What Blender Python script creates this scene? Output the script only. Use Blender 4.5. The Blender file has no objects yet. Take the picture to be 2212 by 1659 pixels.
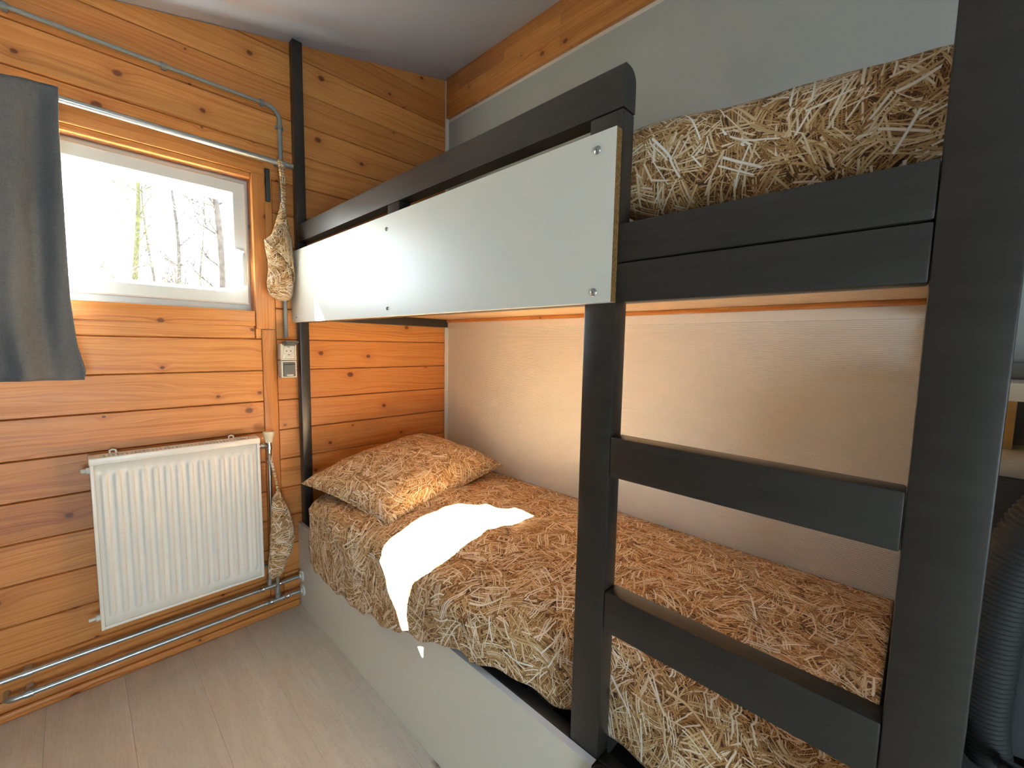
import bpy, bmesh, math, random
import numpy as np
from mathutils import Vector, Matrix, noise as mnoise

# ------------------------------------------------------------------ camera
PI = math.pi
scn = bpy.context.scene
COL = scn.collection
cam_d = bpy.data.cameras.new('camera')
cam = bpy.data.objects.new('camera', cam_d); COL.objects.link(cam)
yaw, pit, rol = 7.98986763e-01, -9.18662407e-02, 1.83652118e-02
fw = Vector((math.sin(yaw)*math.cos(pit), math.cos(yaw)*math.cos(pit), math.sin(pit)))
rt = fw.cross(Vector((0, 0, 1))).normalized(); up = rt.cross(fw)
r2 = math.cos(rol)*rt+math.sin(rol)*up; u2 = -math.sin(rol)*rt+math.cos(rol)*up
M = Matrix((r2, u2, -fw)).transposed().to_4x4(); M.translation = Vector((-1.52808, -2.02658, 1.22548))
cam.matrix_world = M
cam_d.sensor_fit = 'HORIZONTAL'; cam_d.sensor_width = 36; cam_d.lens = 36*919.12/2212
cam_d.clip_start = 0.02; cam_d.clip_end = 200
scn.camera = cam
# ------------------------------------------------------------------ light
w = bpy.data.worlds.new('sky'); scn.world = w; w.use_nodes = True
bg = w.node_tree.nodes['Background']; bg.inputs[0].default_value = (0.76, 0.88, 1.0, 1); bg.inputs[1].default_value = 14.8
sd = bpy.data.lights.new('sun', 'SUN'); sun = bpy.data.objects.new('sun', sd); COL.objects.link(sun)
sd.energy = 400; sd.angle = math.radians(0.53); sd.color = (1.0, 0.975, 0.94)
sun.rotation_euler = Vector((0.75, -1.0, -1.1)).to_track_quat('-Z', 'Y').to_euler()
def portal(name, loc, rot, sx, sy):
    d = bpy.data.lights.new(name, 'AREA'); d.shape = 'RECTANGLE'; d.size = sx; d.size_y = sy
    o = bpy.data.objects.new(name, d); COL.objects.link(o); o.location = loc; o.rotation_euler = rot
    d.cycles.is_portal = True
portal('portal_back', (-1.55, 0.16, 1.6), (-PI/2, 0, 0), 1.1, .6)
portal('portal_front', (-1.875, -3.98, .725), (PI/2, 0, 0), 1.15, 1.15)  # sky sampling for the added fill window
scn.view_settings.view_transform = 'Standard'; scn.view_settings.look = 'None'
scn.view_settings.exposure = 0.36; scn.view_settings.gamma = 1.0
scn.view_settings.use_curve_mapping = False
scn.cycles.max_bounces = 12; scn.cycles.diffuse_bounces = 8; scn.cycles.glossy_bounces = 4
scn.cycles.transparent_max_bounces = 8; scn.cycles.sample_clamp_indirect = 20.0
scn.cycles.use_denoising = True
scn.cycles.caustics_reflective = False; scn.cycles.caustics_refractive = False

W = 0.85; F = -0.832
# ------------------------------------------------------------------ material helpers
def srgb(r, g, b):
    f = lambda c: (c/255/12.92) if c/255 <= .04045 else ((c/255+.055)/1.055)**2.4
    return (f(r), f(g), f(b), 1)
class NT:
    def __init__(s, nt): s.nt = nt
    def n(s, t, **kw):
        x = s.nt.nodes.new(t)
        for k, v in kw.items(): setattr(x, k, v)
        return x
    def l(s, a, b): s.nt.links.new(a, b)
    def math(s, op, a, b=None, c=None, clamp=False):
        x = s.n('ShaderNodeMath', operation=op); x.use_clamp = clamp
        for i, v in enumerate((a, b, c)):
            if v is None: continue
            if isinstance(v, (int, float)): x.inputs[i].default_value = v
            else: s.l(v, x.inputs[i])
        return x.outputs[0]
    def vmath(s, op, a, b=None, scale=None):
        x = s.n('ShaderNodeVectorMath', operation=op)
        for i, v in enumerate((a, b)):
            if v is None: continue
            if isinstance(v, (tuple, list)): x.inputs[i].default_value = v
            else: s.l(v, x.inputs[i])
        if scale is not None:
            if isinstance(scale, (int, float)): x.inputs['Scale'].default_value = scale
            else: s.l(scale, x.inputs['Scale'])
        return x.outputs[0]
    def mix(s, f, a, b, blend='MIX'):
        x = s.n('ShaderNodeMix', data_type='RGBA', blend_type=blend)
        for i, v in ((0, f), (6, a), (7, b)):
            if isinstance(v, (int, float)): x.inputs[i].default_value = v
            elif isinstance(v, (tuple, list)): x.inputs[i].default_value = v
            else: s.l(v, x.inputs[i])
        return x.outputs[2]
    def ramp(s, f, stops, interp='LINEAR'):
        x = s.n('ShaderNodeValToRGB'); x.color_ramp.interpolation = interp
        e = x.color_ramp.elements
        while len(e) > 1: e.remove(e[-1])
        e[0].position, e[0].color = stops[0]
        for p, c in stops[1:]:
            q = e.new(p); q.color = c
        s.l(f, x.inputs[0]); return x.outputs[0]
    def noise(s, vec, scale, detail=3, rough=.5, dist=0):
        x = s.n('ShaderNodeTexNoise'); s.l(vec, x.inputs['Vector'])
        x.inputs['Scale'].default_value = scale; x.inputs['Detail'].default_value = detail
        x.inputs['Roughness'].default_value = rough; x.inputs['Distortion'].default_value = dist
        return x.outputs[0]
    def mapping(s, vec, sc=(1, 1, 1), rot=(0, 0, 0), loc=(0, 0, 0)):
        x = s.n('ShaderNodeMapping'); s.l(vec, x.inputs[0]); x.inputs['Scale'].default_value = sc
        x.inputs['Rotation'].default_value = rot; x.inputs['Location'].default_value = loc
        return x.outputs[0]
def mat(name, color=(.8, .8, .8, 1), rough=.5, metal=0, spec=.5):
    m = bpy.data.materials.new(name); m.use_nodes = True
    t = NT(m.node_tree); b = m.node_tree.nodes['Principled BSDF']
    b.inputs['Base Color'].default_value = color; b.inputs['Roughness'].default_value = rough
    b.inputs['Metallic'].default_value = metal; b.inputs['Specular IOR Level'].default_value = spec
    m['_'] = 0
    return m, t, b
def bump(t, b, h, dist=.001, strength=1.0):
    x = t.n('ShaderNodeBump'); x.inputs['Strength'].default_value = strength; x.inputs['Distance'].default_value = dist
    t.l(h, x.inputs['Height']); t.l(x.outputs[0], b.inputs['Normal'])
def simple(name, rgb, rough=.5, metal=0, var=.06, nscale=30, bmp=0.0, spec=.5):
    m, t, b = mat(name, srgb(*rgb), rough, metal, spec)
    tc = t.n('ShaderNodeTexCoord').outputs['Object']
    f = t.noise(tc, nscale, 3)
    c = srgb(*rgb); k = lambda s: tuple(min(1, v*s) for v in c[:3])+(1,)
    t.l(t.ramp(f, [(.3, k(1-var)), (.7, k(1+var))]), b.inputs['Base Color'])
    if bmp: bump(t, b, t.noise(tc, nscale*8, 2), bmp)
    return m
def pine(name, axis='x', tone=1.0, strips=False):
    m, t, b = mat(name, rough=.38)
    oc = t.n('ShaderNodeTexCoord').outputs['Object']
    rnd = t.n('ShaderNodeObjectInfo').outputs['Random']
    s3 = t.n('ShaderNodeSeparateXYZ'); t.l(oc, s3.inputs[0])
    X, Y, Z = s3.outputs
    if axis == 'x': along, acr = X, Z
    elif axis == 'z': along, acr = Z, X
    else: along, acr = Y, Z
    off = t.math('MULTIPLY', rnd, 37.0)
    a = t.math('ADD', along, off)
    cb = t.n('ShaderNodeCombineXYZ'); t.l(a, cb.inputs[0]); t.l(acr, cb.inputs[1]); t.l(off, cb.inputs[2])
    P = cb.outputs[0]
    # knots
    kv = t.mapping(P, (3.3, 7.5, 1))
    v = t.n('ShaderNodeTexVoronoi', voronoi_dimensions='2D'); t.l(kv, v.inputs['Vector']); v.inputs['Scale'].default_value = 1
    kd = t.vmath('SUBTRACT', kv, v.outputs['Position'])
    kd = t.vmath('MULTIPLY', kd, (1/3.3, 1/7.5*1.25, 0))
    ln = t.n('ShaderNodeVectorMath', operation='LENGTH'); t.l(kd, ln.inputs[0]); dist = ln.outputs['Value']
    dist = t.math('ADD', dist, t.math('MULTIPLY', t.math('SUBTRACT', t.noise(P, 90, 2), .5), .006))
    cs = t.n('ShaderNodeSeparateColor'); t.l(v.outputs['Color'], cs.inputs[0])
    on = t.math('LESS_THAN', cs.outputs[0], .78)
    size = t.math('ADD', t.math('MULTIPLY', t.math('POWER', cs.outputs[1], 1.5), .012), .0050)
    rel = t.math('DIVIDE', dist, size)
    kmask = t.math('MULTIPLY', on, t.math('SUBTRACT', 1.0, t.math('MULTIPLY', t.math('SUBTRACT', rel, .65), 2.2, clamp=True), clamp=True))
    halo = t.math('MULTIPLY', on, t.math('EXPONENT', t.math('MULTIPLY', t.math('POWER', t.math('DIVIDE', rel, 2.8), 2.0), -1)))
    # grain, deflected round the knots
    ga = t.math('ADD', acr, t.math('MULTIPLY', halo, .012))
    lw = t.n('ShaderNodeCombineXYZ'); t.l(t.math('MULTIPLY', a, .9), lw.inputs[0]); t.l(t.math('MULTIPLY', acr, 6), lw.inputs[1]); t.l(off, lw.inputs[2])
    ga = t.math('ADD', ga, t.math('MULTIPLY', t.noise(lw.outputs[0], 1.6, 2), .09))
    gv = t.n('ShaderNodeCombineXYZ'); t.l(t.math('MULTIPLY', a, .8), gv.inputs[0]); t.l(t.math('MULTIPLY', ga, 75), gv.inputs[1]); t.l(off, gv.inputs[2])
    g = t.noise(gv.outputs[0], 1.0, 3, .6)
    fv = t.n('ShaderNodeCombineXYZ'); t.l(t.math('MULTIPLY', a, 6), fv.inputs[0]); t.l(t.math('MULTIPLY', ga, 420), fv.inputs[1]); t.l(off, fv.inputs[2])
    fine = t.noise(fv.outputs[0], 1.0, 2, .6)
    q = lambda c: (srgb(*c)[0]*tone*.93, srgb(*c)[1]*tone*.83, srgb(*c)[2]*tone*.70, 1)
    col = t.ramp(g, [(.28, q((186, 118, 58))), (.42, q((206, 146, 80))), (.52, q((222, 166, 100))), (.60, q((212, 152, 86))), (.74, q((188, 122, 62)))])
    col = t.mix(t.math('MULTIPLY', t.math('SUBTRACT', fine, .45, clamp=True), 1.5), col, q((160, 92, 44)))
    # per board tone
    col = t.mix(1.0, col, t.ramp(rnd, [(0, (.76, .66, .58, 1)), (.3, (.92, .87, .82, 1)), (.6, (1, .97, .95, 1)), (1, (1.0, 1.0, 1.0, 1))]), 'MULTIPLY')
    col = t.mix(t.math('MULTIPLY', t.noise(P, 5, 2), .30), col, q((192, 124, 66)))
    if strips:
        br = t.n('ShaderNodeTexBrick'); br.offset = .37; br.inputs['Scale'].default_value = 1
        br.inputs['Brick Width'].default_value = .34; br.inputs['Row Height'].default_value = .043
        br.inputs['Mortar Size'].default_value = 0.0004; br.inputs['Bias'].default_value = 0
        br.inputs['Color1'].default_value = (1, 1, 1, 1); br.inputs['Color2'].default_value = (.72, .66, .60, 1); br.inputs['Mortar'].default_value = (.5, .4, .3, 1)
        sv = t.n('ShaderNodeCombineXYZ'); t.l(along, sv.inputs[0]); t.l(acr, sv.inputs[1]); t.l(sv.outputs[0], br.inputs['Vector'])
        col = t.mix(1.0, col, br.outputs['Color'], 'MULTIPLY')
    col = t.mix(t.math('MULTIPLY', halo, .42), col, q((158, 84, 34)))
    col = t.mix(t.math('MULTIPLY', kmask, .85), col, q((92, 42, 20)))
    t.l(col, b.inputs['Base Color'])
    t.l(t.math('ADD', t.math('MULTIPLY', g, .15), .33), b.inputs['Roughness'])
    bump(t, b, t.math('ADD', t.math('MULTIPLY', g, .7), fine), .0006, .5)
    return m
# straw print: every layer scatters bundles of stalks at random angles
def straw_group():
    g = bpy.data.node_groups.new('straw_layer', 'ShaderNodeTree')
    I = g.interface
    I.new_socket('Vector', in_out='INPUT', socket_type='NodeSocketVector')
    I.new_socket('Back', in_out='INPUT', socket_type='NodeSocketColor')
    I.new_socket('Light', in_out='INPUT', socket_type='NodeSocketFloat')
    for nme in ('Scale', 'Stripes', 'Presence', 'Seed', 'Length'):
        I.new_socket(nme, in_out='INPUT', socket_type='NodeSocketFloat')
    I.new_socket('Color', in_out='OUTPUT', socket_type='NodeSocketColor')
    t = NT(g); gi = t.n('NodeGroupInput').outputs; go = t.n('NodeGroupOutput')
    P = t.vmath('ADD', t.vmath('SCALE', gi['Vector'], scale=gi['Scale']), None)
    sc = t.n('ShaderNodeCombineXYZ'); t.l(t.math('MULTIPLY', gi['Seed'], 17.31), sc.inputs[0]); t.l(t.math('MULTIPLY', gi['Seed'], 9.77), sc.inputs[1])
    t.l(sc.outputs[0], P.node.inputs[1])
    v = t.n('ShaderNodeTexVoronoi', voronoi_dimensions='2D'); v.inputs['Scale'].default_value = 1; t.l(P, v.inputs['Vector'])
    loc = t.vmath('SUBTRACT', P, v.outputs['Position'])
    cs = t.n('ShaderNodeSeparateColor'); t.l(v.outputs['Color'], cs.inputs[0])
    ang = t.math('ADD', t.math('MULTIPLY', cs.outputs[0], PI*2), gi['Seed'])
    vr = t.n('ShaderNodeVectorRotate', rotation_type='Z_AXIS'); t.l(loc, vr.inputs['Vector']); t.l(ang, vr.inputs['Angle'])
    sx = t.n('ShaderNodeSeparateXYZ'); t.l(vr.outputs[0], sx.inputs[0]); x, y = sx.outputs[0], sx.outputs[1]
    k = t.math('MULTIPLY', t.math('SUBTRACT', cs.outputs[1], .5), .5)
    y = t.math('ADD', y, t.math('MULTIPLY', k, t.math('MULTIPLY', x, x)))
    # fan the stalks a little
    y = t.math('MULTIPLY', y, t.math('ADD', 1.0, t.math('MULTIPLY', x, t.math('SUBTRACT', cs.outputs[2], .5))))
    vv = t.math('MULTIPLY', y, gi['Stripes']); idx = t.math('FLOOR', vv)
    fr = t.math('ABSOLUTE', t.math('SUBTRACT', t.math('FRACT', vv), .5))
    wn = t.n('ShaderNodeTexWhiteNoise', noise_dimensions='3D'); wc = t.n('ShaderNodeCombineXYZ')
    t.l(cs.outputs[0], wc.inputs[0]); t.l(cs.outputs[1], wc.inputs[1]); t.l(idx, wc.inputs[2]); t.l(wc.outputs[0], wn.inputs['Vector'])
    ws = t.n('ShaderNodeSeparateColor'); t.l(wn.outputs['Color'], ws.inputs[0]); r, gg, bb = ws.outputs
    half = t.math('ADD', .16, t.math('MULTIPLY', bb, .26))
    m1 = t.math('LESS_THAN', fr, half)
    m2 = t.math('LESS_THAN', r, gi['Presence'])
    xs = t.math('ADD', x, t.math('MULTIPLY', t.math('SUBTRACT', wn.outputs['Value'], .5), .5))
    m3 = t.math('LESS_THAN', t.math('ABSOLUTE', xs), gi['Length'])
    m = t.math('MULTIPLY', t.math('MULTIPLY', m1, m2), m3)
    tone = t.math('ADD', t.math('MULTIPLY', t.math('FRACT', t.math('ADD', gg, t.math('MULTIPLY', r, 3.0))), .62), gi['Light'])
    col = t.ramp(tone, [(0, srgb(104, 70, 42)), (.25, srgb(160, 116, 70)), (.45, srgb(196, 156, 104)), (.62, srgb(224, 195, 152)), (.8, srgb(240, 224, 200)), (1, srgb(246, 240, 230))])
    edge = t.math('POWER', t.math('DIVIDE', fr, half, clamp=True), 3.0)
    col = t.mix(t.math('MULTIPLY', edge, .55), col, srgb(92, 58, 32))
    t.l(t.mix(m, gi['Back'], col), go.inputs['Color'])
    return g
SG = straw_group()
def straw(name, s=1.0, bright=0.0, sub=(1, 1, 1)):
    m, t, b = mat(name, rough=.85, spec=.2)
    uv = t.n('ShaderNodeUVMap', uv_map='UVMap').outputs[0]
    dn = t.n('ShaderNodeTexNoise'); t.l(uv, dn.inputs['Vector']); dn.inputs['Scale'].default_value = 9; dn.inputs['Detail'].default_value = 1
    P = t.vmath('ADD', uv, t.vmath('SCALE', t.vmath('SUBTRACT', dn.outputs['Color'], (.5, .5, .5)), scale=.02))
    rng = random.Random(5)
    base = t.ramp(t.noise(uv, 40, 3), [(.3, srgb(52, 33, 22)), (.7, srgb(98, 66, 42))])
    prev = base
    L = [(26, 10, .85, -.08, .60), (24, 9, .7, .0, .60), (21, 9, .55, .10, .60), (18, 10, .45, .16, .55), (16, 11, .40, .22, .55), (13, 12, .30, .28, .55), (11, 13, .27, .36, .5), (8.5, 15, .18, .46, .5)]
    for i, (sc, st, pr, li, le) in enumerate(L):
        gn = t.n('ShaderNodeGroup'); gn.node_tree = SG
        t.l(P, gn.inputs['Vector'])
        if hasattr(prev, 'links'): t.l(prev, gn.inputs['Back'])
        gn.inputs['Light'].default_value = li+bright; gn.inputs['Scale'].default_value = sc/s; gn.inputs['Stripes'].default_value = st
        gn.inputs['Presence'].default_value = pr; gn.inputs['Seed'].default_value = 1.7+i*2.13; gn.inputs['Length'].default_value = le
        prev = gn.outputs[0]
    big = t.ramp(t.noise(uv, 7, 2), [(.3, (.86, .82, .76, 1)), (.7, (1, 1, 1, 1))])
    out = t.mix(1.0, prev, big, 'MULTIPLY')
    t.l(out, b.inputs['Base Color'])
    bump(t, b, t.noise(uv, 160, 2), .0006, .4)
    b.inputs['Sheen Weight'].default_value = .05
    return m

MT = {}
MT['pine'] = pine('pine_board'); MT['pine_v'] = pine('pine_upright', 'z'); MT['pine_y'] = pine('pine_beam', 'y', 1.0, True)
MT['straw'] = straw('straw_print', .85, .02)
MT['straw2'] = straw('straw_print_pillow', .7, .01)
MT['straw_up'] = straw('straw_print_upper', .85, -.01)
def paint(name, rgb, rough=.42):
    m, t, b = mat(name, srgb(*rgb), rough)
    oc = t.n('ShaderNodeTexCoord').outputs['Object']
    n1 = t.noise(t.mapping(oc, (60, 6, 60)), 1, 4, .6)
    c = srgb(*rgb)
    t.l(t.ramp(n1, [(.3, tuple(v*.8 for v in c[:3])+(1,)), (.7, tuple(v*1.2 for v in c[:3])+(1,))]), b.inputs['Base Color'])
    t.l(t.math('ADD', t.math('MULTIPLY', n1, .12), rough-.06), b.inputs['Roughness'])
    bump(t, b, n1, .0006, .5)
    return m
MT['dark'] = paint('charcoal_paint', (42, 38, 33), .33)
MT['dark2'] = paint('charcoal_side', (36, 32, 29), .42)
MT['panel'] = simple('cream_laminate', (216, 215, 203), .38, var=.015, nscale=3, bmp=.00008)
MT['edge_white'] = simple('white_edge_band', (228, 232, 238), .4, var=.01)
MT['chip'] = simple('chipboard_core', (120, 86, 40), .9, var=.45, nscale=260)
MT['steel'] = simple('brushed_steel', (190, 190, 186), .3, 1.0, var=.05)
MT['zinc'] = simple('zinc_pipe', (176, 180, 180), .32, .85, var=.08, nscale=18)
MT['chrome'] = simple('chrome', (205, 205, 205), .12, 1.0, var=.02)
MT['pvc'] = simple('white_upvc', (212, 216, 213), .35, var=.01)
MT['greypvc'] = simple('grey_conduit', (128, 132, 130), .5, var=.03)
MT['greyclip'] = simple('grey_clip', (116, 120, 118), .5, var=.03)
MT['rad'] = simple('radiator_enamel', (236, 234, 226), .3, var=.01)
MT['black'] = simple('black_void', (18, 18, 18), .8, var=.2)
MT['white_plastic'] = simple('white_plastic', (222, 222, 210), .4, var=.02)
MT['grey_plastic'] = simple('socket_grey', (92, 94, 92), .45, var=.03)
MT['case_plastic'] = simple('socket_case', (188, 184, 176), .45, var=.02)
MT['cream_knob'] = simple('cream_knob', (222, 216, 192), .4, var=.02)
MT['sheet'] = simple('grey_sheet', (128, 126, 126), .9, var=.05, nscale=200, bmp=.0003)
MT['slat'] = simple('birch_slat', (216, 186, 150), .6, var=.08)
MT['wood_block'] = simple('light_wood', (190, 152, 92), .6, var=.1)
MT['cab_dark'] = simple('dark_grey_cabinet', (46, 48, 48), .6, var=.05)
MT['ribbed'] = simple('black_ribbed_fabric', (24, 25, 25), .7, var=.1, nscale=200)
MT['chairgrey'] = simple('dark_grey_fabric', (52, 54, 56), .9, var=.1, nscale=300, bmp=.0004)
MT['shelf'] = simple('pale_shelf', (196, 194, 178), .5, var=.02)
def wallpaper():
    m, t, b = mat('textured_wallpaper', srgb(222, 218, 208), .75, spec=.3)
    oc = t.n('ShaderNodeTexCoord').outputs['Object']
    ribs = t.noise(t.mapping(oc, (1, 60, 420)), 1, 2, .6)
    wv = t.n('ShaderNodeTexWave', wave_type='BANDS', bands_direction='Z'); t.l(oc, wv.inputs['Vector']); wv.inputs['Scale'].default_value = 62
    wv.inputs['Distortion'].default_value = 1.2; wv.inputs['Detail'].default_value = 2; wv.inputs['Detail Scale'].default_value = 8
    bump(t, b, t.math('ADD', t.math('MULTIPLY', ribs, 1.2), t.math('MULTIPLY', wv.outputs['Fac'], .7)), .0018, .7)
    t.l(t.ramp(t.noise(oc, 2.5, 2), [(.3, srgb(214, 210, 201)), (.7, srgb(222, 218, 209))]), b.inputs['Base Color'])
    return m
MT['paper'] = wallpaper()
def plaster(name, rgb):
    m, t, b = mat(name, srgb(*rgb), .85, spec=.3)
    oc = t.n('ShaderNodeTexCoord').outputs['Object']
    bump(t, b, t.noise(oc, 260, 3), .0006, .6)
    c = srgb(*rgb)
    t.l(t.ramp(t.noise(oc, 3, 3), [(.3, tuple(v*.97 for v in c[:3])+(1,)), (.7, c)]), b.inputs['Base Color'])
    return m
MT['wall_shade'] = plaster('pale_wall_shade_grey', (166, 168, 164))  # grey base colour stands in for shade on a whiter wall
MT['ceil'] = plaster('ceiling_paint', (182, 184, 190))
MT['board'] = plaster('painted_board', (218, 213, 203))
def floor_mat():
    m, t, b = mat('greige_laminate', rough=.42)
    oc = t.n('ShaderNodeTexCoord').outputs['Object']; rnd = t.n('ShaderNodeObjectInfo').outputs['Random']
    off = t.n('ShaderNodeCombineXYZ'); t.l(t.math('MULTIPLY', rnd, 31), off.inputs[0]); t.l(t.math('MULTIPLY', rnd, 17), off.inputs[1])
    P = t.vmath('ADD', oc, off.outputs[0])
    g = t.noise(t.mapping(P, (22, 1.6, 1)), 1, 5, .6, .6)
    f = t.noise(t.mapping(P, (260, 14, 1)), 1, 2, .6)
    cr = t.noise(t.mapping(P, (30, 320, 1)), 1, 2, .6)
    patch = t.noise(P, 3.2, 3)
    col = t.ramp(g, [(.28, srgb(194, 190, 181)), (.5, srgb(202, 197, 188)), (.72, srgb(212, 208, 200))])
    col = t.mix(t.math('MULTIPLY', t.math('SUBTRACT', patch, .42, clamp=True), 1.0), col, srgb(190, 184, 173))
    col = t.mix(t.math('MULTIPLY', t.math('SUBTRACT', f, .48, clamp=True), 1.7), col, srgb(170, 161, 149))
    col = t.mix(t.math('MULTIPLY', t.math('SUBTRACT', cr, .5, clamp=True), 1.9), col, srgb(170, 161, 150))
    v = t.n('ShaderNodeTexVoronoi', voronoi_dimensions='2D'); kv = t.mapping(P, (3.2, 1.9, 1)); t.l(kv, v.inputs['Vector']); v.inputs['Scale'].default_value = 1
    kd = t.vmath('MULTIPLY', t.vmath('SUBTRACT', kv, v.outputs['Position']), (1/3.2*1.6, 1/1.9, 0))
    ln = t.n('ShaderNodeVectorMath', operation='LENGTH'); t.l(kd, ln.inputs[0])
    d = t.math('ADD', ln.outputs['Value'], t.math('MULTIPLY', t.math('SUBTRACT', t.noise(P, 45, 3), .5), .03))
    cs = t.n('ShaderNodeSeparateColor'); t.l(v.outputs['Color'], cs.inputs[0])
    k = t.math('MULTIPLY', t.math('LESS_THAN', cs.outputs[0], .55), t.math('SUBTRACT', 1.0, t.math('MULTIPLY', d, 34, clamp=True), clamp=True))
    col = t.mix(t.math('MULTIPLY', k, .95), col, srgb(92, 74, 64))
    col = t.mix(1.0, col, t.ramp(rnd, [(0, (.975, .975, .975, 1)), (1, (1, 1, 1, 1))]), 'MULTIPLY')
    t.l(col, b.inputs['Base Color']); t.l(t.math('ADD', t.math('MULTIPLY', cr, .15), .36), b.inputs['Roughness'])
    bump(t, b, t.math('ADD', f, cr), .0004, .4)
    return m
MT['floor'] = floor_mat()
def cloth_grey():
    m, t, b = mat('grey_linen', rough=.95, spec=.1)
    uv = t.n('ShaderNodeTexCoord').outputs['Object']
    n1 = t.noise(t.mapping(uv, (600, 40, 60)), 1, 2); n2 = t.noise(t.mapping(uv, (60, 40, 700)), 1, 2)
    big = t.noise(uv, 6, 3)
    c = t.ramp(t.math('MULTIPLY', t.math('ADD', n1, n2), .5), [(.35, srgb(92, 94, 95)), (.65, srgb(112, 114, 115))])
    c = t.mix(t.math('MULTIPLY', big, .3), c, srgb(138, 136, 132)); t.l(c, b.inputs['Base Color'])
    bump(t, b, t.math('ADD', n1, t.math('MULTIPLY', t.noise(uv, 24, 3), 6)), .001, .5)
    tr = t.n('ShaderNodeBsdfTranslucent'); tr.inputs['Color'].default_value = srgb(150, 146, 138)
    ms = t.n('ShaderNodeMixShader'); ms.inputs[0].default_value = .04
    out = m.node_tree.nodes['Material Output']
    t.l(b.outputs[0], ms.inputs[1]); t.l(tr.outputs[0], ms.inputs[2]); t.l(ms.outputs[0], out.inputs[0])
    return m
MT['linen'] = cloth_grey()
def glass():
    m = bpy.data.materials.new('window_glass'); m.use_nodes = True; t = NT(m.node_tree); m.node_tree.nodes.remove(m.node_tree.nodes['Principled BSDF'])
    tr = t.n('ShaderNodeBsdfTransparent'); tr.inputs[0].default_value = (.95, .97, .96, 1)
    gl = t.n('ShaderNodeBsdfGlossy'); gl.inputs['Roughness'].default_value = .02
    ms = t.n('ShaderNodeMixShader'); ms.inputs[0].default_value = .05; t.l(tr.outputs[0], ms.inputs[1]); t.l(gl.outputs[0], ms.inputs[2])
    t.l(ms.outputs[0], m.node_tree.nodes['Material Output'].inputs[0])
    return m
MT['glass'] = glass()
MT['bark'] = simple('grey_bark', (52, 49, 46), .9, var=.5, nscale=14)
MT['moss'] = simple('mossy_bark', (60, 61, 34), .95, var=.45, nscale=18)
MT['soil'] = simple('leaf_litter', (112, 100, 74), .95, var=.4, nscale=3)

# ------------------------------------------------------------------ mesh helpers
def link_mesh(name, verts, faces, m, parent=None, smooth=False, uvs=None):
    me = bpy.data.meshes.new(name); me.from_pydata([tuple(v) for v in verts], [], faces); me.update()
    if uvs is not None:
        ul = me.uv_layers.new(name='UVMap')
        for lp in me.loops: ul.data[lp.index].uv = uvs[lp.vertex_index]
    if smooth:
        for p in me.polygons: p.use_smooth = True
    for mm in (m if isinstance(m, (list, tuple)) else [m]): me.materials.append(mm)
    o = bpy.data.objects.new(name, me); COL.objects.link(o)
    if parent: o.parent = parent
    return o
def from_bm(name, bm, m, parent=None, smooth=False, auto=None):
    bmesh.ops.recalc_face_normals(bm, faces=bm.faces)
    me = bpy.data.meshes.new(name); bm.to_mesh(me); bm.free()
    for mm in (m if isinstance(m, (list, tuple)) else [m]): me.materials.append(mm)
    if smooth or auto:
        for p in me.polygons: p.use_smooth = True
    if auto: me.set_sharp_from_angle(angle=math.radians(auto))
    o = bpy.data.objects.new(name, me); COL.objects.link(o)
    if parent: o.parent = parent
    return o
def bm_box(bm, a, b, bev=0, seg=2, mi=0):
    a = Vector(a); b = Vector(b); c = (a+b)/2; s = b-a
    r = bmesh.ops.create_cube(bm, size=1, matrix=Matrix.Translation(c) @ Matrix.Diagonal((abs(s.x), abs(s.y), abs(s.z), 1)))
    vs = r['verts']; fs = set(f for v in vs for f in v.link_faces)
    for f in fs: f.material_index = mi
    if bev:
        es = list(set(e for v in vs for e in v.link_edges))
        bmesh.ops.bevel(bm, geom=es, offset=bev, segments=seg, affect='EDGES', profile=.5)
def box(name, a, b, m, parent=None, bev=.002, seg=2):
    bm = bmesh.new(); bm_box(bm, a, b, bev, seg); return from_bm(name, bm, m, parent, auto=40)
def bm_tube(bm, pts, r, n=12, cap=True):
    pts = [Vector(p) for p in pts]; rs = r if isinstance(r, (list, tuple)) else [r]*len(pts)
    d0 = (pts[1]-pts[0]).normalized(); a = Vector((0, 0, 1)) if abs(d0.z) < .9 else Vector((0, 1, 0))
    nrm = d0.cross(a).normalized(); rings = []
    for i, p in enumerate(pts):
        if i == 0: d = pts[1]-pts[0]
        elif i == len(pts)-1: d = pts[-1]-pts[-2]
        else: d = (pts[i+1]-pts[i]).normalized()+(pts[i]-pts[i-1]).normalized()
        d = d.normalized() if d.length > 1e-9 else d0
        nrm = (nrm-d*nrm.dot(d)); nrm = nrm.normalized() if nrm.length > 1e-6 else d.orthogonal().normalized()
        bn = d.cross(nrm)
        rings.append([bm.verts.new(p+(nrm*math.cos(2*PI*k/n)+bn*math.sin(2*PI*k/n))*rs[i]) for k in range(n)])
    for i in range(len(rings)-1):
        for k in range(n):
            bm.faces.new((rings[i][k], rings[i][(k+1) % n], rings[i+1][(k+1) % n], rings[i+1][k]))
    if cap:
        bm.faces.new(rings[0][::-1]); bm.faces.new(rings[-1])
def tube(name, pts, r, m, parent=None, n=14):
    bm = bmesh.new(); bm_tube(bm, pts, r, n); return from_bm(name, bm, m, parent, auto=50)
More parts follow.
